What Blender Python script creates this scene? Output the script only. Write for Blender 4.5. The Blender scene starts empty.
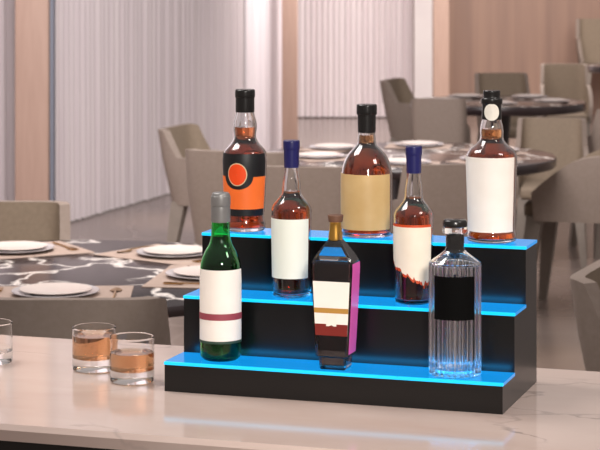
import bpy, bmesh, math, random
from mathutils import Vector, Matrix
random.seed(7)
sc = bpy.context.scene
COL = sc.collection
PI = math.pi
F = 2089.05; HZ = -43.1; CZ = 1.689          # focal length in pixels, horizon row, camera height
CT = 0.9204                                  # counter top height
YAW = 0.3147; SX, SY = -0.2397, 3.6978       # stand corner and turn
cy_, sy_ = math.cos(YAW), math.sin(YAW)

def gp(px, py, z):                            # plan position of a thing at height z
    D = F * (CZ - z) / (py - HZ)
    return ((px - 300) * D / F, D)

def st(u, v):                                 # stand frame -> plan
    return (SX + u * cy_ + v * sy_, SY - u * sy_ + v * cy_)

# ------------------------------------------------------------------ materials
def srgb(h):
    h = h.lstrip('#'); c = [int(h[i:i+2], 16) / 255 for i in (0, 2, 4)]
    return tuple([(x / 12.92 if x <= .04045 else ((x + .055) / 1.055) ** 2.4) for x in c] + [1.0])

def base_mat(name, col, rough=.5, metal=0, **kw):
    m = bpy.data.materials.new(name); m.use_nodes = True
    nt = m.node_tree; p = nt.nodes['Principled BSDF']
    if isinstance(col, str): col = srgb(col)
    p.inputs['Base Color'].default_value = col
    p.inputs['Roughness'].default_value = rough
    p.inputs['Metallic'].default_value = metal
    for k, v in kw.items(): p.inputs[k.replace('_', ' ')].default_value = v
    return m

def N(m, t, **kw):
    n = m.node_tree.nodes.new(t)
    for k, v in kw.items():
        if hasattr(n, k) and not k[0].isupper(): setattr(n, k, v)
        else: n.inputs[k].default_value = v
    return n

def L(m, a, b): m.node_tree.links.new(a, b)
def BSDF(m): return m.node_tree.nodes['Principled BSDF']

def noisy(name, c1, c2, scale=5, rough=.5, stretch=(1, 1, 1), metal=0, detail=4, bump=0, **kw):
    m = base_mat(name, c1, rough, metal, **kw)
    tc = N(m, 'ShaderNodeTexCoord'); mp = N(m, 'ShaderNodeMapping'); mp.inputs['Scale'].default_value = stretch
    nz = N(m, 'ShaderNodeTexNoise'); nz.inputs['Scale'].default_value = scale; nz.inputs['Detail'].default_value = detail
    L(m, tc.outputs['Object'], mp.inputs['Vector']); L(m, mp.outputs['Vector'], nz.inputs['Vector'])
    r = N(m, 'ShaderNodeValToRGB')
    r.color_ramp.elements[0].position = .3; r.color_ramp.elements[0].color = srgb(c1)
    r.color_ramp.elements[1].position = .7; r.color_ramp.elements[1].color = srgb(c2)
    L(m, nz.outputs['Fac'], r.inputs['Fac']); L(m, r.outputs['Color'], BSDF(m).inputs['Base Color'])
    if bump:
        b = N(m, 'ShaderNodeBump'); b.inputs['Strength'].default_value = bump; b.inputs['Distance'].default_value = .002
        L(m, nz.outputs['Fac'], b.inputs['Height']); L(m, b.outputs['Normal'], BSDF(m).inputs['Normal'])
    return m

def veined(name, base1, base2, vein, vscale, width, rough, mask_lo, mask_hi, distort=.5, spec=.5, seed=0, stretch=(1, 1, 1)):
    m = base_mat(name, base1, rough); BSDF(m).inputs['Specular IOR Level'].default_value = spec
    tc = N(m, 'ShaderNodeTexCoord'); mp = N(m, 'ShaderNodeMapping')
    mp.inputs['Location'].default_value = (seed, seed * .7, 0); mp.inputs['Scale'].default_value = stretch
    L(m, tc.outputs['Object'], mp.inputs['Vector'])
    nz = N(m, 'ShaderNodeTexNoise'); nz.inputs['Scale'].default_value = vscale * 1.3; nz.inputs['Detail'].default_value = 6
    L(m, mp.outputs['Vector'], nz.inputs['Vector'])
    sub = N(m, 'ShaderNodeVectorMath', operation='SUBTRACT'); sub.inputs[1].default_value = (.5, .5, .5)
    L(m, nz.outputs['Color'], sub.inputs[0])
    sca = N(m, 'ShaderNodeVectorMath', operation='SCALE'); sca.inputs['Scale'].default_value = distort
    L(m, sub.outputs['Vector'], sca.inputs[0])
    add = N(m, 'ShaderNodeVectorMath', operation='ADD')
    L(m, mp.outputs['Vector'], add.inputs[0]); L(m, sca.outputs['Vector'], add.inputs[1])
    vo = N(m, 'ShaderNodeTexVoronoi', feature='DISTANCE_TO_EDGE'); vo.inputs['Scale'].default_value = vscale
    L(m, add.outputs['Vector'], vo.inputs['Vector'])
    mr = N(m, 'ShaderNodeMapRange'); mr.inputs['From Min'].default_value = 0; mr.inputs['From Max'].default_value = width
    mr.inputs['To Min'].default_value = 1; mr.inputs['To Max'].default_value = 0
    L(m, vo.outputs['Distance'], mr.inputs['Value'])
    n2 = N(m, 'ShaderNodeTexNoise'); n2.inputs['Scale'].default_value = vscale * .8; n2.inputs['Detail'].default_value = 2
    L(m, mp.outputs['Vector'], n2.inputs['Vector'])
    m2 = N(m, 'ShaderNodeMapRange'); m2.inputs['From Min'].default_value = mask_lo; m2.inputs['From Max'].default_value = mask_hi
    L(m, n2.outputs['Fac'], m2.inputs['Value'])
    mul = N(m, 'ShaderNodeMath', operation='MULTIPLY'); L(m, mr.outputs[0], mul.inputs[0]); L(m, m2.outputs[0], mul.inputs[1])
    n3 = N(m, 'ShaderNodeTexNoise'); n3.inputs['Scale'].default_value = vscale * 1.1; n3.inputs['Detail'].default_value = 5
    L(m, add.outputs['Vector'], n3.inputs['Vector'])
    cr = N(m, 'ShaderNodeValToRGB'); cr.color_ramp.elements[0].position = .35; cr.color_ramp.elements[1].position = .7
    cr.color_ramp.elements[0].color = srgb(base1); cr.color_ramp.elements[1].color = srgb(base2)
    L(m, n3.outputs['Fac'], cr.inputs['Fac'])
    mx = N(m, 'ShaderNodeMix', data_type='RGBA')
    L(m, mul.outputs[0], mx.inputs[0]); L(m, cr.outputs['Color'], mx.inputs[6]); mx.inputs[7].default_value = srgb(vein)
    L(m, mx.outputs[2], BSDF(m).inputs['Base Color'])
    return m

def emis(name, col, s, basecol='#0c5fa0', rough=.25):
    m = base_mat(name, basecol, rough)
    BSDF(m).inputs['Emission Color'].default_value = srgb(col) if isinstance(col, str) else col
    BSDF(m).inputs['Emission Strength'].default_value = s
    return m

def glass(name, col=(1, 1, 1, 1), ior=1.45, rough=0.0):
    return base_mat(name, col, rough, Transmission_Weight=1.0, IOR=ior)

def liquid(name, col, dens):
    m = base_mat(name, (1, 1, 1, 1), 0.0, Transmission_Weight=1.0, IOR=1.34)
    ab = N(m, 'ShaderNodeVolumeAbsorption'); ab.inputs['Color'].default_value = col; ab.inputs['Density'].default_value = dens
    out = [n for n in m.node_tree.nodes if n.type == 'OUTPUT_MATERIAL'][0]
    L(m, ab.outputs[0], out.inputs['Volume'])
    return m

M = {}
M['counter'] = veined('pale marble', '#d4bcb0', '#dec9be', '#a2938c', 2.2, .02, .10, .50, .66, .55, .6, 3.1, (1, 2.2, 1))
M['cabinet'] = noisy('dark cabinet', '#1d1917', '#26211e', 8, .35)
M['floor'] = veined('polished floor', '#7f7068', '#8f8078', '#a4948b', 0.9, .02, .22, .45, .7, .8, .6, 1.3)
M['case'] = noisy('black acrylic', '#0c0b0b', '#100f0e', 3, .28, Specular_IOR_Level=.45)
M['tread'] = emis('lit acrylic sheet', '#0c9cf0', .80, '#063a66', .2)
M['tread_edge'] = emis('lit acrylic edge', '#12d0ff', 1.15)
M['glass'] = glass('clear bottle glass', (.97, .98, .99, 1))
M['heavy_glass'] = glass('heavy clear glass', (.96, .97, .98, 1), 1.58)
M['glass_thin'] = glass('clear tumbler glass', (1, 1, 1, 1), 1.3)
M['green_glass'] = glass('green bottle glass', (.10, .78, .20, 1))
M['amber'] = liquid('amber whiskey', (.93, .55, .02, 1), 62)
M['dark_amber'] = liquid('dark whiskey', (.89, .42, .02, 1), 64)
M['cognac'] = liquid('dark red brown cognac', (.45, .05, .06, 1), 48)
M['dark_wine'] = liquid('dark wine', (.12, .25, .10, 1), 60)
M['tumbler_drink'] = liquid('pale amber drink', (.86, .56, .22, 1), 30)
M['water'] = liquid('clear spirit', (.95, .97, .98, 1), 1)
M['black_cap'] = noisy('black plastic cap', '#141414', '#1d1b1a', 9, .25)
M['blue_cap'] = noisy('navy foil cap', '#1a1a50', '#20205c', 9, .3)
M['grey_foil'] = noisy('grey foil capsule', '#7d7c7b', '#8b8a88', 12, .35, metal=.35)
M['cork'] = noisy('brown wood stopper', '#5e4031', '#6f4c38', 60, .6)
M['gold'] = base_mat('gold foil', '#c99a4a', .28, .9)
M['white_label'] = noisy('white paper label', '#f7efe4', '#fbf4ea', 30, .6)
M['cream_label'] = noisy('cream paper label', '#efe2cb', '#f4e9d4', 30, .6)
M['mint_label'] = noisy('pale paper label', '#ebf0df', '#f6f4ea', 3, .6)
M['tan_label'] = noisy('tan paper label', '#c9a56c', '#d2b27c', 20, .4)
M['black_label'] = noisy('black paper label', '#0d0e10', '#121316', 20, .45)
M['pure_black'] = base_mat('matt black label', '#020202', .8, Specular_IOR_Level=.1)
M['orange'] = noisy('orange print', '#fb7026', '#fd7a30', 20, .45)
M['deep_orange'] = base_mat('deep orange print', '#f84d12', .45)
M['cream'] = base_mat('cream print', '#dfc49a', .5)
M['maroon'] = base_mat('rose red print', '#9a4450', .5)
M['dark_green'] = base_mat('dark green print', '#30483a', .5)
M['red_torn'] = base_mat('burnt orange print', '#cf4a1c', .5)
M['dark_red'] = base_mat('dark red print', '#7a1d12', .5)
M['ochre'] = base_mat('ochre print', '#b98a3d', .5)
M['pink'] = base_mat('pink glass face', '#f069bd', .25)
M['seal'] = base_mat('white seal', '#f4efe2', .6)
M['chair_cloth'] = noisy('taupe upholstery', '#897a6f', '#908177', 60, .75, bump=.2)
M['chair_inner'] = noisy('brown inner upholstery', '#80705f', '#887866', 60, .8, bump=.2)
M['chair_leg'] = noisy('taupe leg', '#7e7369', '#877c72', 20, .6)
M['table'] = veined('dark veined marble', '#231d1f', '#3d3538', '#fff6ee', 3.1, .05, .14, .40, .46, .5, .12, 5.3)
M['table_edge'] = noisy('dark table edge', '#2a2122', '#352a2a', 10, .2)
M['mat'] = noisy('beige place mat', '#ab9588', '#b39d90', 60, .8)
M['charger'] = noisy('pale grey charger', '#b9b2b4', '#c3bcbd', 10, .2)
M['plate'] = noisy('ivory plate', '#dccdc5', '#e4d6ce', 10, .25)
M['gold_cutlery'] = base_mat('gold cutlery', '#b98b3c', .25, 1.0)
M['column'] = noisy('pale wood column', '#b39586', '#bb9d8e', 6, .5, (8, 8, .6))
M['column_dark'] = base_mat('blue grey gap strip', '#7d8290', .5)  # thin blue-grey strip beside the left column
M['wallwood'] = noisy('warm brown wall', '#886b5d', '#9e7e6c', 1.6, .5, (6, 1, .2))
M['curtain'] = noisy('lilac grey sheer', '#d9cdd0', '#e3d9d9', 9, .8, (7, 7, .12))
M['curtain_lit'] = noisy('lit sheer', '#d8ced2', '#e0d7da', 9, .8, (7, 7, .12))  # copy of the curtain cloth, toned for panels where light falls brighter
M['white_wall'] = noisy('white plaster', '#ece3e2', '#f2eae8', 3, .7)

# ------------------------------------------------------------------ mesh helpers
def obj(name, bm, mat, parent=None, smooth=40, loc=None):
    me = bpy.data.meshes.new(name)
    bmesh.ops.recalc_face_normals(bm, faces=bm.faces)
    bm.to_mesh(me); bm.free()
    mats = mat if isinstance(mat, (list, tuple)) else [mat]
    for m in mats: me.materials.append(M[m])
    if smooth:
        for p in me.polygons: p.use_smooth = True
        me.set_sharp_from_angle(angle=math.radians(smooth))
    o = bpy.data.objects.new(name, me); COL.objects.link(o)
    if parent: o.parent = parent
    if loc: o.location = loc
    return o

def thing(name, label, cat, loc=(0, 0, 0), rz=0, group=None):
    o = bpy.data.objects.new(name, None); COL.objects.link(o)
    o.empty_display_size = .05
    o.location = loc; o.rotation_euler = (0, 0, rz); o['label'] = label; o['category'] = cat
    if group: o['group'] = group
    return o

def tag(o, label, cat, group=None):
    o['label'] = label; o['category'] = cat
    if group: o['group'] = group
    return o

def struct(o): o['kind'] = 'structure'; return o

def dup(root, loc, rz, label, scale=None):
    r = root.copy(); COL.objects.link(r); r.location = loc; r.rotation_euler = (0, 0, rz); r['label'] = label
    if scale: r.scale = scale
    for ch in list(root.children):
        c = ch.copy(); COL.objects.link(c); c.parent = r
        for g in ch.children:
            d = g.copy(); COL.objects.link(d); d.parent = c
    return r

def box(bm, x0, x1, y0, y1, z0, z1, mi=0, bev=0):
    vs = [bm.verts.new((x, y, z)) for z in (z0, z1) for y in (y0, y1) for x in (x0, x1)]
    fs = [(0, 1, 3, 2), (4, 6, 7, 5), (0, 4, 5, 1), (2, 3, 7, 6), (0, 2, 6, 4), (1, 5, 7, 3)]
    out = []
    for f in fs:
        fc = bm.faces.new([vs[i] for i in f]); fc.material_index = mi; out.append(fc)
    if bev:
        es = list({e for f in out for e in f.edges})
        bmesh.ops.bevel(bm, geom=es, offset=bev, segments=3, affect='EDGES', profile=.5)
    return out

def smoothp(pts, n=4):                      # Catmull-Rom through (r, h); repeated points stay sharp
    out = []
    for i in range(len(pts) - 1):
        p1, p2 = pts[i], pts[i + 1]
        p0 = pts[i - 1] if i else p1; p3 = pts[i + 2] if i + 2 < len(pts) else p2
        if math.dist(p1, p2) < 1e-7: continue
        for k in range(n):
            t = k / n
            q = [.5 * (2 * p1[a] + (p2[a] - p0[a]) * t + (2 * p0[a] - 5 * p1[a] + 4 * p2[a] - p3[a]) * t * t + (3 * p1[a] - p0[a] - 3 * p2[a] + p3[a]) * t ** 3) for a in (0, 1)]
            out.append((max(q[0], 0), q[1]))
    out.append(tuple(pts[-1]))
    return out

def lathe(prof, seg=48, bm=None, flute=None, cx=0, cy=0):
    bm = bm or bmesh.new(); rings = []
    for (r, h) in prof:
        if r < 1e-5: rings.append([bm.verts.new((cx, cy, h))]); continue
        ring = []
        for k in range(seg):
            a = 2 * PI * k / seg; rr = r
            if flute:
                n, dep, z0, z1 = flute
                if z0 <= h <= z1: rr = r * (1 - dep * abs(math.sin(n * a / 2)) ** 3) if False else r * (1 - dep * (.5 - .5 * math.cos(n * a)))
            ring.append(bm.verts.new((cx + rr * math.cos(a), cy + rr * math.sin(a), h)))
        rings.append(ring)
    for a, b in zip(rings, rings[1:]):
        if len(a) == 1 and len(b) == 1: continue
        for k in range(seg):
            k2 = (k + 1) % seg
            if len(a) == 1: bm.faces.new((a[0], b[k], b[k2]))
            elif len(b) == 1: bm.faces.new((a[k], a[k2], b[0]))
            else: bm.faces.new((a[k], a[k2], b[k2], b[k]))
    return bm

def rad(prof, h):
    for (r0, h0), (r1, h1) in zip(prof, prof[1:]):
        if min(h0, h1) - 1e-9 <= h <= max(h0, h1) + 1e-9 and abs(h1 - h0) > 1e-9 and r0 > .005:
            return r0 + (r1 - r0) * (h - h0) / (h1 - h0)
    return max(r for r, h in prof)

def wrap(prof, poly_fn, nu, nv, off=.0004, th=.0005):
    """a thin sheet on a turned body; poly_fn(i/nu, j/nv) -> (angle from the front, height)"""
    bm = bmesh.new(); lay = []
    for o in (off, off + th):
        g = []
        for j in range(nv + 1):
            row = []
            for i in range(nu + 1):
                a, h = poly_fn(i / nu, j / nv); r = rad(prof, h) + o
                row.append(bm.verts.new((r * math.sin(a), -r * math.cos(a), h)))
            g.append(row)
        lay.append(g)
    for g in lay:
        for j in range(nv):
            for i in range(nu): bm.faces.new((g[j][i], g[j][i + 1], g[j + 1][i + 1], g[j + 1][i]))
    A, B = lay
    for i in range(nu):
        for j in (0, nv): bm.faces.new((A[j][i], A[j][i + 1], B[j][i + 1], B[j][i]))
    for j in range(nv):
        for i in (0, nu): bm.faces.new((A[j][i], A[j + 1][i], B[j + 1][i], B[j][i]))
    return bm

def disc(prof, ac, hc, ra, rh, off, n=32, hole=0):
    """round mark wrapped on the body; ra is in metres along the surface"""
    R = rad(prof, hc); k = max(hole, .02)
    return wrap(prof, lambda s, t: (ac + (k + (1 - k) * t) * ra / R * math.cos(2 * PI * s), hc + (k + (1 - k) * t) * rh * math.sin(2 * PI * s)), n, 3, off, .0002)

# ------------------------------------------------------------------ camera, world, lights
cam = bpy.data.cameras.new('camera'); co = bpy.data.objects.new('camera', cam); COL.objects.link(co)
co.location = (0, 0, CZ); co.rotation_euler = (PI / 2, 0, 0)
cam.sensor_width = 36; cam.sensor_fit = 'HORIZONTAL'; cam.lens = F / 600 * 36
cam.shift_y = -(225 - HZ) / 600
cam.clip_end = 100
cam.dof.use_dof = True; cam.dof.focus_distance = 3.62; cam.dof.aperture_fstop = 16
sc.camera = co

w = bpy.data.worlds.new('room light'); sc.world = w; w.use_nodes = True
nt = w.node_tree; bg = nt.nodes['Background']
tc = nt.nodes.new('ShaderNodeTexCoord'); sp = nt.nodes.new('ShaderNodeSeparateXYZ'); cr = nt.nodes.new('ShaderNodeValToRGB')
mr = nt.nodes.new('ShaderNodeMapRange'); mr.inputs['From Min'].default_value = -.2; mr.inputs['From Max'].default_value = 1
nt.links.new(tc.outputs['Generated'], sp.inputs[0]); nt.links.new(sp.outputs['Z'], mr.inputs['Value']); nt.links.new(mr.outputs[0], cr.inputs['Fac'])
cr.color_ramp.elements[0].color = (.42, .34, .31, 1); cr.color_ramp.elements[0].position = .05
cr.color_ramp.elements[1].color = (.86, .80, .79, 1); cr.color_ramp.elements[1].position = .9
nt.links.new(cr.outputs['Color'], bg.inputs['Color']); bg.inputs['Strength'].default_value = .62

def area(name, loc, size, power, col, target=None, sy=None):
    l = bpy.data.lights.new(name, 'AREA'); l.energy = power; l.color = col; l.size = size
    if sy: l.shape = 'RECTANGLE'; l.size_y = sy
    o = bpy.data.objects.new(name, l); COL.objects.link(o); o.location = loc
    if target: o.rotation_euler = (Vector(target) - Vector(loc)).to_track_quat('-Z', 'Y').to_euler()
    return o
area('bar_fill_light', (-1.0, 4.3, 2.9), .9, 30, (1, .95, .92), (-.5, 3.9, 1.0))  # unseen area light added above the bar to brighten the counter
sl = bpy.data.lights.new('label_fill_spot', 'SPOT'); sl.energy = 430; sl.color = (1, .94, .88); sl.spot_size = math.radians(15); sl.spot_blend = .35; sl.shadow_soft_size = .25  # spot added out of view in front, to brighten the bottle labels
so = bpy.data.objects.new('label_fill_spot', sl); COL.objects.link(so); so.location = (.5, .2, 2.3)
so.rotation_euler = (Vector((.10, 3.8, 1.10)) - so.location).to_track_quat('-Z', 'Y').to_euler()
area('bar_side_fill', (1.6, 2.6, 2.8), .6, 16, (1, .93, .88), (.1, 3.8, 1.0))  # unseen fill added from the right, aimed at the bottles
area('dining_fill_light', (-.5, 6.9, 3.2), 2.0, 130, (1, .93, .9), (.1, 10, .5))  # soft unseen light added over the room to brighten the chairs
area('dining_fill_light', (2.0, 17.3, 3.4), 4, 330, (1, .92, .88), (1, 21, 1.2))  # another added fill, for the far curtain and back wall
for i, (x, y, p) in enumerate(((1.12, 8.6, 120), (-.72, 13.4, 160))):
    dl = bpy.data.lights.new('floor_glow_spot', 'SPOT'); dl.energy = p; dl.color = (1, .78, .6); dl.spot_size = math.radians(24); dl.spot_blend = 1; dl.shadow_soft_size = .08  # unseen spots added to give the floor its warm glow
    do = bpy.data.objects.new('floor_glow_spot', dl); COL.objects.link(do); do.location = (x, y, 3.1)
area('curtain_fill_light', (-.2, 9.5, 3.2), 3.5, 112, (1, .96, .97), (-1.6, 12.5, 1.2))  # fill added inside the room to brighten the curtain, not a window

# ------------------------------------------------------------------ room shell
bm = bmesh.new(); box(bm, -9, 9, -1, 30, -.1, 0); struct(obj('floor', bm, 'floor', smooth=0))
bm = bmesh.new(); box(bm, -.5, 9, 22.3, 22.5, 0, 3.4); struct(obj('wall_back', bm, 'wallwood', smooth=0))
bm = bmesh.new(); box(bm, 1.19, 1.39, 21.7, 21.85, 0, 3.4); struct(obj('trim_1', bm, 'white_wall', smooth=0))

def column(name, x0, x1, y0, y1, label):
    bm = bmesh.new(); box(bm, x0, x1, y0, y1, 0, 3.4, bev=.006)
    return tag(obj(name, bm, 'column'), label, 'column')
column('wooden_column', -1.645, -1.452, 12.05, 12.25, 'pale wooden column at the left edge in front of the sheer curtain')
bm = bmesh.new(); box(bm, -1.450, -1.432, 12.12, 12.24, 0, 3.4); struct(obj('trim_2', bm, 'column_dark', smooth=0))
column('wooden_column', -.147, -.018, 17.0, 17.14, 'pale wooden column standing behind the middle dining table')
column('wooden_column', 1.34, 1.50, 21.0, 21.16, 'tan wooden column beside the brown back wall')

def curtain(name, p0, p1, mat, label, waves, amp=.05, top=3.3):
    bm = bmesh.new(); p0 = Vector(p0 + (0,)); p1 = Vector(p1 + (0,)); d = p1 - p0; ln = d.length; d.normalize()
    nrm = Vector((d.y, -d.x, 0)); n = int(waves * 10); cols = []
    rnd = random.Random(len(label)); ph = [rnd.uniform(.5, 1.3) for _ in range(int(waves) + 3)]
    for side in (0, .006):
        rows = []
        for z in (.012, 1.2, top):
            row = []
            for i in range(n + 1):
                s = i / n; a = amp * ph[int(s * waves)] * math.sin(2 * PI * s * waves) * (1.0 if z < 1 else .8)
                q = p0 + d * (s * ln) + nrm * (a + side); row.append(bm.verts.new((q.x, q.y, z)))
            rows.append(row)
        cols.append(rows)
    for r in cols:
        for j in range(2):
            for i in range(n): bm.faces.new((r[j][i], r[j][i + 1], r[j + 1][i + 1], r[j + 1][i]))
    A, B = cols
    for i in range(n):
        for j in (0, 2): bm.faces.new((A[j][i], A[j][i + 1], B[j][i + 1], B[j][i]))
    for j in range(2):
        for i in (0, n): bm.faces.new((A[j][i], A[j + 1][i], B[j + 1][i], B[j][i]))
    return tag(obj(name, bm, mat, smooth=60), label, 'curtain')
curtain('sheer_curtain', (-2.9, 8.98), (-1.66, 12.7), 'curtain_lit', 'bright white sheer curtain left of the left wooden column', 30, .03)
curtain('sheer_curtain', (-1.62, 12.82), (-.45, 16.33), 'curtain', 'long lilac grey sheer curtain falling to the floor right of the left column', 46, .028)
curtain('sheer_curtain', (-.447, 16.6), (-.05, 17.6), 'curtain_lit', 'narrow bright white sheer curtain beside the middle wooden column', 7, .03)
curtain('sheer_curtain', (-.6, 21.9), (1.185, 21.9), 'curtain', 'grey sheer curtain on the far wall right of the middle column', 30, .02)

# ------------------------------------------------------------------ counter
def place(o, u, v, z):
    x, y = st(u, v); o.location = (x, y, z); o.rotation_euler = (0, 0, -YAW); return o
bm = bmesh.new()
prof = [(-.33 + .0, CT - .0085), (-.322, CT), (.41, CT), (.41, CT - .026), (-.33, CT - .026)]
va = [bm.verts.new((-3.2, v, z)) for v, z in prof]; vb = [bm.verts.new((3.8, v, z)) for v, z in prof]
bm.faces.new(va); bm.faces.new(vb)
for i in range(5): bm.faces.new((va[i], va[(i + 1) % 5], vb[(i + 1) % 5], vb[i]))
c = tag(obj('bar_countertop', bm, 'counter', smooth=0), 'long pale veined marble bar countertop carrying the lit bottle display', 'countertop'); place(c, 0, 0, 0)
t = thing('bar_cabinet', 'dark bar cabinet under the pale marble countertop', 'cabinet'); place(t, 0, 0, 0)
bm = bmesh.new(); box(bm, -3.15, 3.75, -.312, .39, .08, CT - .026); obj('body', bm, 'cabinet', t, smooth=0)
bm = bmesh.new(); box(bm, -3.15, 3.75, -.26, .36, 0, .08); obj('plinth', bm, 'cabinet', t, smooth=0)

# ------------------------------------------------------------------ display stand
W = .61; DT = .0943; H1, H2, H3 = .0469, .1494, .2517; TT = .0055
stand = thing('bottle_display_stand', 'black three-step bottle display stand with glowing blue treads on the bar', 'display stand'); place(stand, 0, 0, CT)
bm = bmesh.new()
pr = [(0, 0), (0, H1), (DT, H1), (DT, H2), (2 * DT, H2), (2 * DT, H3), (3 * DT, H3), (3 * DT, 0)]
va = [bm.verts.new((0, v, z)) for v, z in pr]; vb = [bm.verts.new((W, v, z)) for v, z in pr]
bm.faces.new(va); bm.faces.new(vb)
for i in range(8): bm.faces.new((va[i], va[(i + 1) % 8], vb[(i + 1) % 8], vb[i]))
obj('case', bm, 'case', stand, smooth=0)
def led(u, v, z, power):
    l = bpy.data.lights.new('led_strip', 'AREA'); l.shape = 'RECTANGLE'; l.size = W * .96; l.size_y = .006; l.energy = power; l.color = (.02, .42, 1)
    o = bpy.data.objects.new('led_strip', l); COL.objects.link(o); x, y = st(u, v); o.location = (x, y, CT + z)
    o.rotation_euler = (math.radians(115), 0, -YAW)
led(W / 2, DT * .70, H1 + TT + .003, .10)
led(W / 2, DT * 1.70, H2 + TT + .003, .10)
TZ = []
for k, h in enumerate((H1, H2, H3)):
    bm = bmesh.new(); v0 = k * DT; v1 = v0 + DT - (.0004 if k < 2 else 0)
    box(bm, -.001, W + .001, v0 + .004, v1, h + .0002, h + TT)
    tr = obj('tread', bm, 'tread', stand, smooth=0)
    bm = bmesh.new(); box(bm, -.001, W + .001, v0 - .0015, v0 + .004, h + .0002, h + TT, bev=.0008)
    e = obj('glowing_edge', bm, 'tread_edge', tr, smooth=0); e['label'] = 'brighter cyan front edge'
    TZ.append(CT + h + TT)

# ------------------------------------------------------------------ bottles
class Bottle:
    def __init__(s, name, label, px, tier, rpx, cat='bottle', vfix=None):
        z = TZ[tier]; v = tier * DT
        # approximate scale at tread centre, radius in metres
        D = 3.72; sc_ = F / D; r = rpx / sc_
        v += min(DT - r - .0015, DT * .56) if vfix is None else vfix
        # solve u for pixel column
        u = 0.3
        for _ in range(20):
            x, y = st(u, v); u += ((px - 300) / F - x / y) * y
        x, y = st(u, v); s.x, s.y, s.z = x, y, z; s.s = F / y; s.yb = HZ + F * (CZ - z) / y; s.R = rpx / s.s
        s.root = thing(name, label, cat, (x, y, z + .0004), -math.atan2(x, y))
    def r(s, hw): return hw / s.s
    def h(s, py): return max((s.yb - py) / s.s, 0)
    def hf(s, py, rpx):                       # height of a mark on the front surface
        D = s.y - rpx / s.s
        return (CZ - s.z) - (py - HZ) * D / F
    def prof(s, pts): return [(s.r(a), s.h(b)) for a, b in pts]

def body(b, pts, gmat='glass', lmat='amber', fill=None, wall=.0022, flute=None, neck_top=None, seg=64, name='glass_body', base_t=.006, liq_gap=.0004):
    """pts: (half width px, row) from bottom edge up to the mouth"""
    p = b.prof(pts); r0 = p[0][0]
    p = smoothp(p, 4)
    outer = [(0, .0015), (r0 * .75, .0012), (r0 * .92, .0)] + [(r0 * .99, .0012)] + [q for q in p if q[1] > .002]
    inner = [(max(r - wall, .002), h) for r, h in p if h > base_t + .002]
    inner = [(0, base_t + .001), (inner[0][0] * .7, base_t), (inner[0][0] * .95, base_t + .0015)] + inner
    full = outer + inner[::-1]
    obj(name, lathe(full, seg, flute=flute), gmat, b.root)
    if lmat:
        fh = b.h(fill)
        li = [(max(r - liq_gap, 0), h + (liq_gap if i < 3 else 0)) for i, (r, h) in enumerate(inner) if h < fh]
        rt = li[-1][0]
        li.append((rad(inner[3:], fh) - liq_gap, fh)); li.append((0, fh))
        obj('liquid', lathe(li, 48), lmat, b.root)
    return p

def lab(b, P, a0, a1, y0, y1, mat, name='label', off=.0004, rpx=None, parent=None, top=None, bot=None, nu=36, nv=8):
    rpx = rpx or b.R * b.s
    f1 = (lambda s: b.hf(y1, rpx)) if bot is None else bot
    f0 = (lambda s: b.hf(y0, rpx)) if top is None else top
    A0, A1 = math.radians(a0), math.radians(a1)
    return obj(name, wrap(P, lambda s, t: (A0 + (A1 - A0) * s, f1(s) + (f0(s) - f1(s)) * t), nu, nv, off), mat, parent or b.root)

def cap(b, pts, mat, name='cap', parent=None, inset=0):
    p = b.prof(pts); p = smoothp(p, 3)
    prof = [(0, p[0][1])] + p + [(0, p[-1][1])]
    return obj(name, lathe(prof, 40), mat, parent or b.root)

# B2 whiskey with black and orange label (top tier, left)
b = Bottle('whiskey_bottle', 'amber whiskey bottle with black and orange label and orange disc on the top step', 245, 2, 22)
P = body(b, [(19.5, 229.5), (20.5, 227), (20.5, 222), (19.4, 216), (20, 205), (21.3, 180), (22, 162), (21.8, 155), (20, 150), (14, 143), (11.5, 138), (11.2, 134), (11.8, 128), (11.5, 122), (9.8, 116), (9, 110), (8.8, 104)], fill=127, lmat='dark_amber')
lab(b, P, -88, 64, 154.5, 217, 'black_label')
def dip(s):                                   # orange field leaves room for the black surround of the disc
    a = -88 + 152 * s; x = (a + 20) / 42
    hh = b.hf(177.5, 22)
    return hh - (math.sqrt(max(0, 1 - x * x)) * .0235 if abs(x) < 1 else 0)
lab(b, P, -88, 64, 177, 210, 'orange', 'orange_band', .0010, top=dip, nu=80)
hc = b.hf(175, 22)
obj('label_disc_rim', disc(P, math.radians(-21), hc, .0188, .0214, .0015), 'cream', b.root)
obj('label_disc', disc(P, math.radians(-21), hc, .0170, .0195, .0020), 'deep_orange', b.root)
cap(b, [(9.2, 112), (9.5, 111), (9.4, 98), (9.4, 97.5), (10, 97), (10, 91), (9.6, 90), (9.3, 89.5)], 'black_cap')
fl = cap(b, [(9.4, 133.6), (9.6, 133.6), (9.6, 131), (9.3, 131)], 'cream', 'neck_line') if False else None

# B4 short round whiskey with tan label (top tier, middle)
b = Bottle('whiskey_bottle', 'round-shouldered amber bottle with plain tan label in the middle of the top step', 366.7, 2, 25.5)
P = body(b, [(23.5, 237), (25, 235), (25.4, 231), (25.6, 205), (25.6, 178), (25.2, 172), (23.2, 163), (19, 154.5), (13, 148), (9.8, 144), (9, 139), (8.6, 133), (8.6, 120)], fill=135, lmat='amber')
lab(b, P, -88, 62, 175.5, 231, 'tan_label')
cap(b, [(8.9, 132.5), (9.0, 131), (9.2, 115), (9.2, 114.5), (10.2, 114), (10.2, 106), (10, 105), (9.6, 104.5)], 'black_cap')

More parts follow.
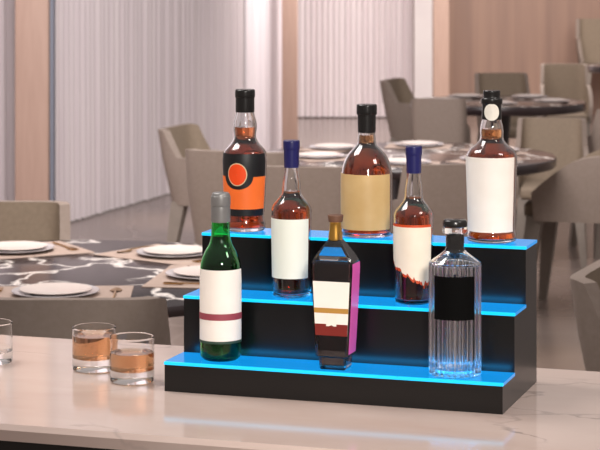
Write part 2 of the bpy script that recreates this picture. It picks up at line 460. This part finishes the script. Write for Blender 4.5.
# B6 tall whiskey with white label and neck seal (top tier, right)
b = Bottle('whiskey_bottle', 'amber bottle with large blank white label and round white neck seal on the top step', 491.7, 2, 25.6)
P = body(b, [(22.8, 242.5), (24.5, 239), (24.6, 234), (23.4, 229), (23.8, 215), (24.8, 180), (25.5, 160), (25.2, 155), (23, 150.5), (17, 145.5), (12.8, 141), (11.6, 137), (11.8, 131), (11, 125), (9.8, 120), (9.3, 112), (9.3, 105)], fill=129, lmat='amber')
lab(b, P, -88, 60, 158.5, 233.5, 'white_label')
cap(b, [(10.0, 119.5), (10.1, 118), (9.6, 106), (9.8, 104), (10.6, 103.5), (10.8, 100), (10.4, 98.5), (8.6, 98), (8.6, 92), (8.4, 91), (8, 90.5)], 'black_cap')
sp_ = [(b.r(10.05), b.h(119.5)), (b.r(9.8), b.h(104))]
obj('neck_seal', disc(sp_, 0, b.hf(112.5, 10), .0140, .0152, .0006), 'seal', b.root)

# B3 and B5 blue-capped bottles (middle tier)
def bluecap(px, y_off, label):
    b = Bottle('whiskey_bottle', label, px, 1, 19.8)
    o = y_off
    P = body(b, [(17.5, 297 + o), (18.9, 295 + o), (19.0, 290 + o), (19.2, 270 + o), (19.8, 235 + o), (20, 215 + o), (19.8, 209 + o), (18, 204.5 + o), (13.5, 199 + o), (10, 194 + o), (9.2, 189 + o), (9, 184 + o), (7.6, 175 + o), (6.6, 167 + o), (6.5, 160 + o)], fill=191 + o, lmat='dark_amber')
    cap(b, [(7.3, 167.5 + o), (7.4, 166 + o), (7.7, 150 + o), (7.7, 149.6 + o), (8.3, 149 + o), (8.3, 142 + o), (8.1, 141 + o), (7.7, 140.4 + o)], 'blue_cap')
    return b, P
b, P = bluecap(291.5, 0, 'blue-capped bottle with plain pale label on the middle step, left')
lab(b, P, -88, 56, 220, 279.5, 'mint_label')
b, P = bluecap(413.8, 5.5, 'blue-capped bottle with torn-edged cream label on the middle step, right')
rn = random.Random(4); jag = [rn.uniform(-1, 1) for _ in range(60)]
def edge(s, d=0):
    px_y = 263 + 22 * min(s * 1.18, 1) ** 1.1 + 2.2 * jag[int(s * 40)] + d - (3 if s > .85 else 0)
    return b.hf(px_y, 19.8)
lab(b, P, -88, 56, 225.5, 0, 'red_torn', 'torn_label_border', bot=lambda s: edge(s, 3.2), nu=44)
lab(b, P, -88, 56, 228, 0, 'cream_label', 'label', .0010, bot=lambda s: edge(s + (.02 if s < .9 else 0)), nu=44)

# B1 green wine bottle (bottom tier)
b = Bottle('wine_bottle', 'green wine bottle with grey foil neck and white label on the bottom step', 220.7, 0, 20.6)
P = body(b, [(18, 361), (20, 359), (20.6, 355), (20.8, 320), (20.8, 280), (20.6, 270), (19.5, 261), (16, 252), (12, 245), (10, 238), (9.4, 228), (9.2, 218), (9, 210)], gmat='green_glass', lmat='dark_wine', fill=236)
lab(b, P, -80, 76, 271, 344, 'white_label')
lab(b, P, -80, 76, 314.5, 321, 'maroon', 'label_stripe', .0010)
lab(b, P, -80, 76, 342, 344.4, 'dark_green', 'label_border', .0010)
cap(b, [(9.6, 222), (9.7, 220), (9.7, 207.5), (9.3, 207), (9.3, 206), (9.9, 205), (9.9, 197), (9.4, 196), (8.7, 193.5), (7.6, 192.6)], 'grey_foil', 'foil_capsule')

# B8 ribbed decanter (bottom tier, right)
b = Bottle('ribbed_glass_bottle', 'clear ribbed glass bottle with black label and round black stopper on the bottom step', 455, 0, 26.2, vfix=.0472)
P0 = b.prof([(25.4, 376)])
P = body(b, [(25.5, 375.5), (26.2, 373), (26.2, 371), (26.2, 340), (26.2, 300), (26.2, 275), (26.2, 266), (26.2, 263), (26, 262.4), (25, 261.5), (19, 257), (14, 253.5), (11, 251), (9.6, 249), (9.3, 245), (9.3, 235)], lmat=None, gmat='heavy_glass', fill=268, flute=(26, .20, b.h(372), b.h(264)), seg=288, wall=.0045, base_t=.010)
lab(b, P, -50, 46, 277.5, 321, 'pure_black', off=.0004)
nk = cap(b, [(8.4, 252.5), (8.5, 251), (8.5, 232)], 'black_cap', 'neck_sleeve')
nk.scale = (1, 1, 1)
cap(b, [(9.5, 234), (12, 233), (12.8, 231), (12.8, 228), (12.4, 226.6)], 'glass', 'stopper_collar')
cap(b, [(11.8, 226.4), (12.2, 226), (12.4, 224), (11.8, 220.8), (10.5, 219.6)], 'black_cap', 'stopper')

# B7 flat cognac bottle (bottom tier, middle), turned with the stand
b = Bottle('cognac_bottle', 'tapered flat-sided bottle with white, ochre and dark red label and cork on the bottom step', 335.5, 0, 20, vfix=.038)
b.root.rotation_euler = (0, 0, -YAW + .0)
def loft(secs, ch=.12, bm=None):              # (half width, half depth, height)
    bm = bm or bmesh.new(); rings = []
    for w_, d_, h in secs:
        c_ = min(w_, d_) * ch
        pts = [(-w_ + c_, -d_), (w_ - c_, -d_), (w_, -d_ + c_), (w_, d_ - c_), (w_ - c_, d_), (-w_ + c_, d_), (-w_, d_ - c_), (-w_, -d_ + c_)]
        rings.append([bm.verts.new((x, y, h)) for x, y in pts])
    for a, c2 in zip(rings, rings[1:]):
        for k in range(8): bm.faces.new((a[k], a[(k + 1) % 8], c2[(k + 1) % 8], c2[k]))
    bm.faces.new(rings[0]); bm.faces.new(rings[-1])
    return bm
k_ = .0362
SEC = [(13.6, 368, .76), (14.8, 366, .80), (15.4, 356, .82), (18.2, 354.5, .93), (18.7, 346, .95), (20.4, 320, .98), (22, 290, 1), (23.2, 266, 1), (23.0, 262, 1), (20.5, 257, .95), (12, 246, .72), (8, 241, .5), (6.6, 239, .36), (6.2, 232, .33)]
def sec(shr=0, lo=None, hi=None):
    o = []
    for w_, py, dk in SEC:
        h = b.h(py) 
        o.append([w_ / b.s * .925 - shr, min(.0250 * dk, w_ / b.s) - shr, h])
    return o
S = sec(); S[0][2] = 0
inner = [q for q in sec(.0025)]; inner[0][2] = .007; inner[1][2] = .0085
bm = bmesh.new(); loft(S, .12, bm); 
bm2 = loft(inner[:-1], .12, bm)
obj('glass_body', bm, 'glass', b.root, smooth=15)
li = [q for q in sec(.0030)][:11]; li[0][2] = .0076; li[1][2] = .009; li[-2][2] = b.h(259.5); li = li[:-1]
obj('liquid', loft(li, .12), 'cognac', b.root, smooth=15)
def facew(h):
    for (w0, d0, h0), (w1, d1, h1) in zip(S, S[1:]):
        if h0 <= h <= h1 and h1 > h0:
            t_ = (h - h0) / (h1 - h0); return w0 + (w1 - w0) * t_, d0 + (d1 - d0) * t_
    return S[3][0], S[3][1]
def flat(y0, y1, mat, name, x0=-1, x1=1, off=.0004, notch=0, ab=False):
    bm = bmesh.new(); n = 6
    hb, ht = b.hf(y1, 14), b.hf(y0, 14); L2 = []
    for o_ in (off, off + .0004):
        g = []
        for j in range(n + 1):
            h = hb + (ht - hb) * j / n; w_, d_ = facew(h); c_ = min(w_, d_) * .12; row = []
            for i in range(5):
                s_ = x0 + (x1 - x0) * i / 4
                hh = h + (notch if (j == 0 and i == 2) else 0)
                row.append(bm.verts.new(((w_ - c_) * s_, -d_ - o_, hh)))
            g.append(row)
        L2.append(g)
    for g in L2:
        for j in range(n):
            for i in range(4): bm.faces.new((g[j][i], g[j][i + 1], g[j + 1][i + 1], g[j + 1][i]))
    A, B = L2
    for i in range(4):
        for j in (0, n): bm.faces.new((A[j][i], A[j][i + 1], B[j][i + 1], B[j][i]))
    for j in range(n):
        for i in (0, 4): bm.faces.new((A[j][i], A[j + 1][i], B[j + 1][i], B[j][i]))
    return obj(name, bm, mat, b.root, smooth=0)
flat(282, 336, 'white_label', 'label')
flat(308.5, 313.5, 'ochre', 'label_stripe', off=.0010)
flat(324.5, 336, 'dark_red', 'label_band', off=.0010)
flat(313.6, 326.5, 'seal', 'label_ribbon', -.30, .32, .0015, .0018)
bm = bmesh.new(); hs = [b.h(y) for y in (352, 330, 300, 268, 262)]; ra, rb = [], []
for h in hs:
    w_, d_ = facew(h); c_ = min(w_, d_) * .12
    for lst, o_ in ((ra, .0004), (rb, .0009)):
        lst.append([bm.verts.new((w_ + o_, -d_ + c_, h)), bm.verts.new((w_ + o_, d_ - c_, h))])
for lst in (ra, rb):
    for p_, q_ in zip(lst, lst[1:]): bm.faces.new((p_[0], p_[1], q_[1], q_[0]))
for i in range(4):
    for k in (0, 1): bm.faces.new((ra[i][k], ra[i + 1][k], rb[i + 1][k], rb[i][k]))
for i in (0, 4): bm.faces.new((ra[i][0], ra[i][1], rb[i][1], rb[i][0]))
o = obj('side_panel', bm, 'pink', b.root, smooth=0); o['label'] = 'pink side face'
cap(b, [(6.9, 240), (6.9, 238), (5.9, 225), (6.3, 222)], 'gold', 'gold_neck_sleeve')
cap(b, [(6.9, 221.8), (7.2, 221), (7.9, 216), (7.6, 215)], 'cork', 'stopper')

# ------------------------------------------------------------------ tumblers on the counter
def tumbler(px, base_py, hwpx, rim_py, lt, lb, label, first=None, fill=True):
    # base_py: lowest visible row of the base
    D = F * (CZ - CT) / (base_py - HZ); r = hwpx / (F / D); D = D + r; s = F / D; r = hwpx / s
    yb = HZ + F * (CZ - CT) / D
    t = thing('whiskey_tumbler', label, 'glass', ((px - 300) / s, D, CT + .0004), random.uniform(0, 6), 'tumblers on the bar')
    h = (yb - rim_py) / s; th = (yb - lb) / s; lt_ = (yb - lt) / s
    outer = [(0, .0), (r * .80, .0), (r * .92, .0004), (r * .97, .0018), (r * .99, .005), (r, .009), (r, .010), (r, .012), (r, .03), (r, h - .004), (r, h - .0015), (r - .0003, h - .0004), (r - .0009, h)]
    inner = [(r - .0014, h - .0004), (r - .0016, h - .0015), (r - .0016, h - .004), (r - .0017, h - .02), (r - .0018, th + .009), (r - .0018, th + .007), (r - .0024, th + .004), (r - .0045, th + .0015), (r - .010, th + .0003), (r - .014, th), (0, th)]
    obj('glass_body', lathe(outer + inner, 64), 'glass_thin', t)
    if fill:
        obj('drink', lathe([(0, th - .0002), (r - .014, th - .0002), (r - .010, th + .0001), (r - .0042, th + .0013), (r - .0022, th + .0038), (r - .0016, th + .007), (r - .0016, th + .009), (r - .0015, lt_ - .002), (r - .0015, lt_), (r - .004, lt_ - .0006), (0, lt_ - .0006)], 64), 'tumbler_drink', t)
    return t
tumbler(94.2, 374, 21.8, 326.5, 335, 358, 'rocks glass of amber drink standing behind the other filled one')
tumbler(132, 386, 22.3, 336, 352, 370, 'rocks glass of amber drink nearest to the display stand')
t = tumbler(-9.5, 367, 22, 322, 350, 352, 'near-empty clear glass cut off by the left picture edge', fill=False)

# ------------------------------------------------------------------ dining furniture
def shell_bm(h_back=.84, h_arm=.60, zb=.40):
    bm = bmesh.new(); n = 60; A = math.radians(128)
    def pt(a, inset, z):
        hw, hd, e = .25 - inset, .255 - inset, 7
        s, c_ = math.sin(a), -math.cos(a)
        k = (abs(s) ** e + abs(c_) ** e) ** (-1 / e)
        lean = .06 * max(0, (z - .45) / .4) * (1 if c_ < 0 else 0) * min(1, abs(c_) * 1.6)
        fr = (1 + c_ * k) / 2; hw *= 1 + .12 * max(fr, 0)
        flare = 1 - .10 * max(0, (.62 - z) / .25)
        return (hw * s * k * flare, hd * c_ * k * flare - lean, z)
    def top(a):
        d = abs(math.degrees(a))
        if d < 50: return h_back
        if d < 60: t = (d - 50) / 10; t = t * t * (3 - 2 * t); return h_back + (h_arm + .08 - h_back) * t
        t = (d - 60) / 68; return h_arm + .08 - .16 * t * t
    sect = []
    for i in range(n + 1):
        a = -A + 2 * A * i / n; T = top(a); col = []
        zs = [zb, zb + (T - zb) * .33, zb + (T - zb) * .66, T]
        for z in zs: col.append(pt(a, 0, z))
        for z in zs[::-1]: col.append(pt(a, .035, z if z > zb else zb))
        sect.append([bm.verts.new(p) for p in col])
    m = len(sect[0])
    for a, b2 in zip(sect, sect[1:]):
        for k in range(m):
            f = bm.faces.new((a[k], a[(k + 1) % m], b2[(k + 1) % m], b2[k]))
            if k in (4, 5, 6): f.material_index = 1
    bm.faces.new(sect[0]); bm.faces.new(sect[-1])
    return bm

def leg_bm(sx, sy):
    bm = bmesh.new(); rings = []
    for t_, hw in ((0, .038), (.35, .032), (1, .018)):
        z = .42 * (1 - t_); x = sx * (.185 + .05 * t_); y = sy * (.18 + .055 * t_)
        rings.append([bm.verts.new((x + a * hw, y + b2 * hw, z)) for a, b2 in ((-1, -1), (1, -1), (1, 1), (-1, 1))])
    for a, b2 in zip(rings, rings[1:]):
        for k in range(4): bm.faces.new((a[k], a[(k + 1) % 4], b2[(k + 1) % 4], b2[k]))
    bm.faces.new(rings[0]); bm.faces.new(rings[-1])
    return bm

GRP_CH = 'taupe dining chairs'
def make_chair(loc, rz, label):
    t = thing('dining_chair', label, 'chair', loc, rz)
    obj('shell', shell_bm(), ['chair_cloth', 'chair_inner'], t, smooth=50)
    bm = bmesh.new(); box(bm, -.208, .208, -.21, .235, .405, .475, bev=.02); obj('seat', bm, 'chair_inner', t)
    for sx in (-1, 1):
        for sy in (-1, 1): obj('leg', leg_bm(sx, sy), 'chair_leg', t, smooth=30)
    return t
# backrest lies at local -y, the chair faces local +y
def chair_at(px, D, rz_deg, label, proto=[None], scale=None):
    loc = ((px - 300) * D / F, D, 0)
    if proto[0] is None: proto[0] = make_chair(loc, math.radians(rz_deg), label); o = proto[0]
    else: o = dup(proto[0], loc, math.radians(rz_deg), label)
    o.scale = scale or (1, 1, 1)
    return o
chair_at(77, 5.38, 0, 'dining chair with its back to the bar, in front of the near left table', scale=(1, 1, 1.02))
chair_at(-9, 7.25, 180, 'dining chair facing the bar from the far side of the near left table', scale=(1, 1, .96))
chair_at(224, 11.3, -108, 'dining chair seen side-on before the long curtain, its backrest leaning left', scale=(1, 1, .91))
chair_at(258, 9.4, -20, 'dining chair seen from behind left of the black and orange labelled bottle')
chair_at(308, 8.75, -8, 'dining chair partly hidden behind the left blue-capped bottle', scale=(.92, 1, 1))
chair_at(444, 8.85, 8, 'dining chair seen from behind between the right blue-capped bottle and the white-labelled bottle', scale=(.92, 1, 1))
chair_at(428, 15.1, -108, 'small far chair seen side-on with raised flap-like backrest below the far curtain', scale=(1, 1, .95))
chair_at(441, 12.75, -8, 'far chair with square grey back, before the far right table', scale=(.66, .8, 1))
chair_at(551, 11.5, 172, 'chair with broad grey inner backrest behind the middle table, below the far right table', scale=(.78, 1, .93))
chair_at(581, 10.0, 72, 'dining chair whose arm and legs show just right of the display stand', scale=(1.05, 1, 1.12))
chair_at(628, 12.0, 10, 'upright chair back at the right picture edge behind the large chair whose legs show', scale=(1.1, 1, 1))
chair_at(700, 5.6, -112, 'near chair cut off by the right picture edge just behind the bar')
chair_at(508, 15.0, 186, 'far chair with pale low back seen beyond the far right table', scale=(.8, 1, 1))
chair_at(566, 16.3, 176, 'far grey chair whose back rises above the far right table, at its right end', scale=(.75, 1, 1))
chair_at(603, 24.2 - 2.6, 180, 'farthest chair against the brown wall in the upper right corner', scale=(1.0, 1, 1.24))

def make_table(px, py, r, label, th=.035):
    e = .75 - th
    x, D = gp(px, py, .75)
    t = thing('round_dining_table', label, 'table', (x, D, 0))
    bm = lathe([(0, e), (r - .03, e), (r - .006, e + .005), (r, e + .015), (r, .741), (r - .005, .7485), (r - .012, .75), (0, .75)], 96)
    for f in bm.faces:
        if f.calc_center_median().z < .7489: f.material_index = 1
    obj('table_top', bm, ['table', 'table_edge'], t)
    obj('pedestal', lathe([(0, .03), (.13, .03), (.075, .12), (.065, .40), (.085, .66), (.20, e - .0001), (0, e - .0001)], 40), 'table_edge', t)
    obj('base', lathe([(0, 0), (.32, 0), (.33, .012), (.32, .03), (0, .035)], 48), 'table_edge', t)
    return t, x, D
tA = make_table(60, 272, .72, 'near left round dark marble table with bright veins, laid with plates')
tB = make_table(408, 155, .70, 'middle round dark table behind the top row of bottles', .05)
tC = make_table(498, 101, .57, 'far round dark table upper right, above the white-sealed bottle', .06)
tD = make_table(668, 65, .70, 'farthest dark table cut off by the right picture edge', .06)

ZT = .7502
def spoon_bm():
    bm = bmesh.new()
    secs = []
    for t_, hw, th, z in ((0, .002, .001, .004), (.015, .013, .0015, .003), (.035, .018, .0015, .0018), (.055, .012, .0015, .003), (.068, .003, .002, .006), (.12, .003, .002, .007), (.17, .004, .002, .004), (.19, .005, .002, .0025)):
        secs.append([bm.verts.new((a * hw, .07 - t_, z + b2 * th)) for a, b2 in ((-1, 0), (0, -1), (1, 0), (0, 1))])
    for a, b2 in zip(secs, secs[1:]):
        for k in range(4): bm.faces.new((a[k], a[(k + 1) % 4], b2[(k + 1) % 4], b2[k]))
    bm.faces.new(secs[0]); bm.faces.new(secs[-1]); return bm
def fork_bm():
    bm = bmesh.new()
    box(bm, -.003, .003, -.12, .02, .003, .006); box(bm, -.011, .011, .02, .035, .003, .006)
    for k in range(4): box(bm, -.011 + k * .0064, -.008 + k * .0064, .035, .075, .003, .006)
    return bm
proto = {}
def setting(tab, ang, label_tab, dist=None, mat=(.42, .30), detail=True, pos=None):
    t, x, y = tab
    a = math.radians(ang); dist = dist or .47
    cx, cy = pos if pos else (x + dist * math.cos(a), y + dist * math.sin(a)); rz = a + PI / 2
    def put(kind, mk, mt, lx, ly, z, cat, label, group, r2=0):
        wx = cx + lx * math.cos(rz) - ly * math.sin(rz); wy = cy + lx * math.sin(rz) + ly * math.cos(rz)
        key = (kind, mat if kind == 'place_mat' else 0)
        if key not in proto: o = obj(kind, mk(), mt); proto[key] = o
        else: o = proto[key].copy(); COL.objects.link(o)
        o.location = (wx, wy, z); o.rotation_euler = (0, 0, rz + r2); tag(o, label, cat, group); return o
    def matbm():
        bm = bmesh.new(); box(bm, -mat[0] / 2, mat[0] / 2, -mat[1] / 2, mat[1] / 2, 0, .003, bev=.0008); return bm
    put('place_mat', matbm, 'mat', 0, 0, ZT, 'place mat', 'beige rectangular place mat ' + label_tab, 'place mats on the dining tables')
    put('charger_plate', lambda: lathe([(0, 0), (.075, 0), (.11, .007), (.122, .011), (.121, .013), (.108, .010), (.08, .005), (0, .005)], 56), 'charger', 0, 0, ZT + .0031, 'plate', 'pale grey charger plate ' + label_tab, 'charger plates on the dining tables')
    put('dinner_plate', lambda: lathe([(0, 0), (.06, 0), (.085, .006), (.100, .011), (.099, .0125), (.084, .009), (.06, .004), (0, .004)], 56), 'plate', 0, 0, ZT + .0083, 'plate', 'ivory plate on charger ' + label_tab, 'plates on the dining tables')
    if detail:
        put('gold_spoon', spoon_bm, 'gold_cutlery', .165, .02, ZT + .0031, 'spoon', 'small gold spoon ' + label_tab, 'gold spoons')
        put('gold_fork', fork_bm, 'gold_cutlery', -.165, .02, ZT + .0031, 'fork', 'small gold fork ' + label_tab, 'gold forks')
setting(tA, -88, 'on the near left table, closest to the bar', pos=gp(55.5, 293, .757))
setting(tA, 118, 'on the near left table, far side by the left edge', pos=gp(16, 249.5, .757))
setting(tA, 52, 'on the near left table, far side, left of the stand', pos=gp(175, 253.5, .757))
setting(tA, -8, 'on the near left table, right side, partly behind the green bottle', pos=gp(207, 275, .757))
for tb, nm, ds in ((tB, 'middle table', .45), (tC, 'far right table', .36)):
    for ang, w_ in ((-95, 'nearest the bar'), (-40, 'at its right front'), (20, 'at its right'), (80, 'at its far side'), (140, 'at its left rear'), (200, 'at its left')):
        if tb is tC and ang == 200: continue
        if tb is tC: ang = {-95: -95, -40: -23, 20: 49, 80: 121, 140: 193}[ang]; w_ = {-95: 'nearest the bar', -23: 'at its right front', 49: 'at its right rear', 121: 'at its left rear', 193: 'at its left'}[ang]
        setting(tb, ang, 'on the %s %s' % (nm, w_), dist=ds, mat=(.32, .23) if tb is tB else (.25, .19), detail=False)

# ------------------------------------------------------------------ render look
sc.view_settings.view_transform = 'Standard'; sc.view_settings.look = 'None'; sc.view_settings.gamma = 1
sc.view_settings.use_curve_mapping = False; sc.view_settings.exposure = 0
sc.cycles.use_denoising = True
sc.cycles.max_bounces = 24; sc.cycles.transmission_bounces = 20; sc.cycles.glossy_bounces = 6; sc.cycles.transparent_max_bounces = 16
sc.cycles.caustics_refractive = True
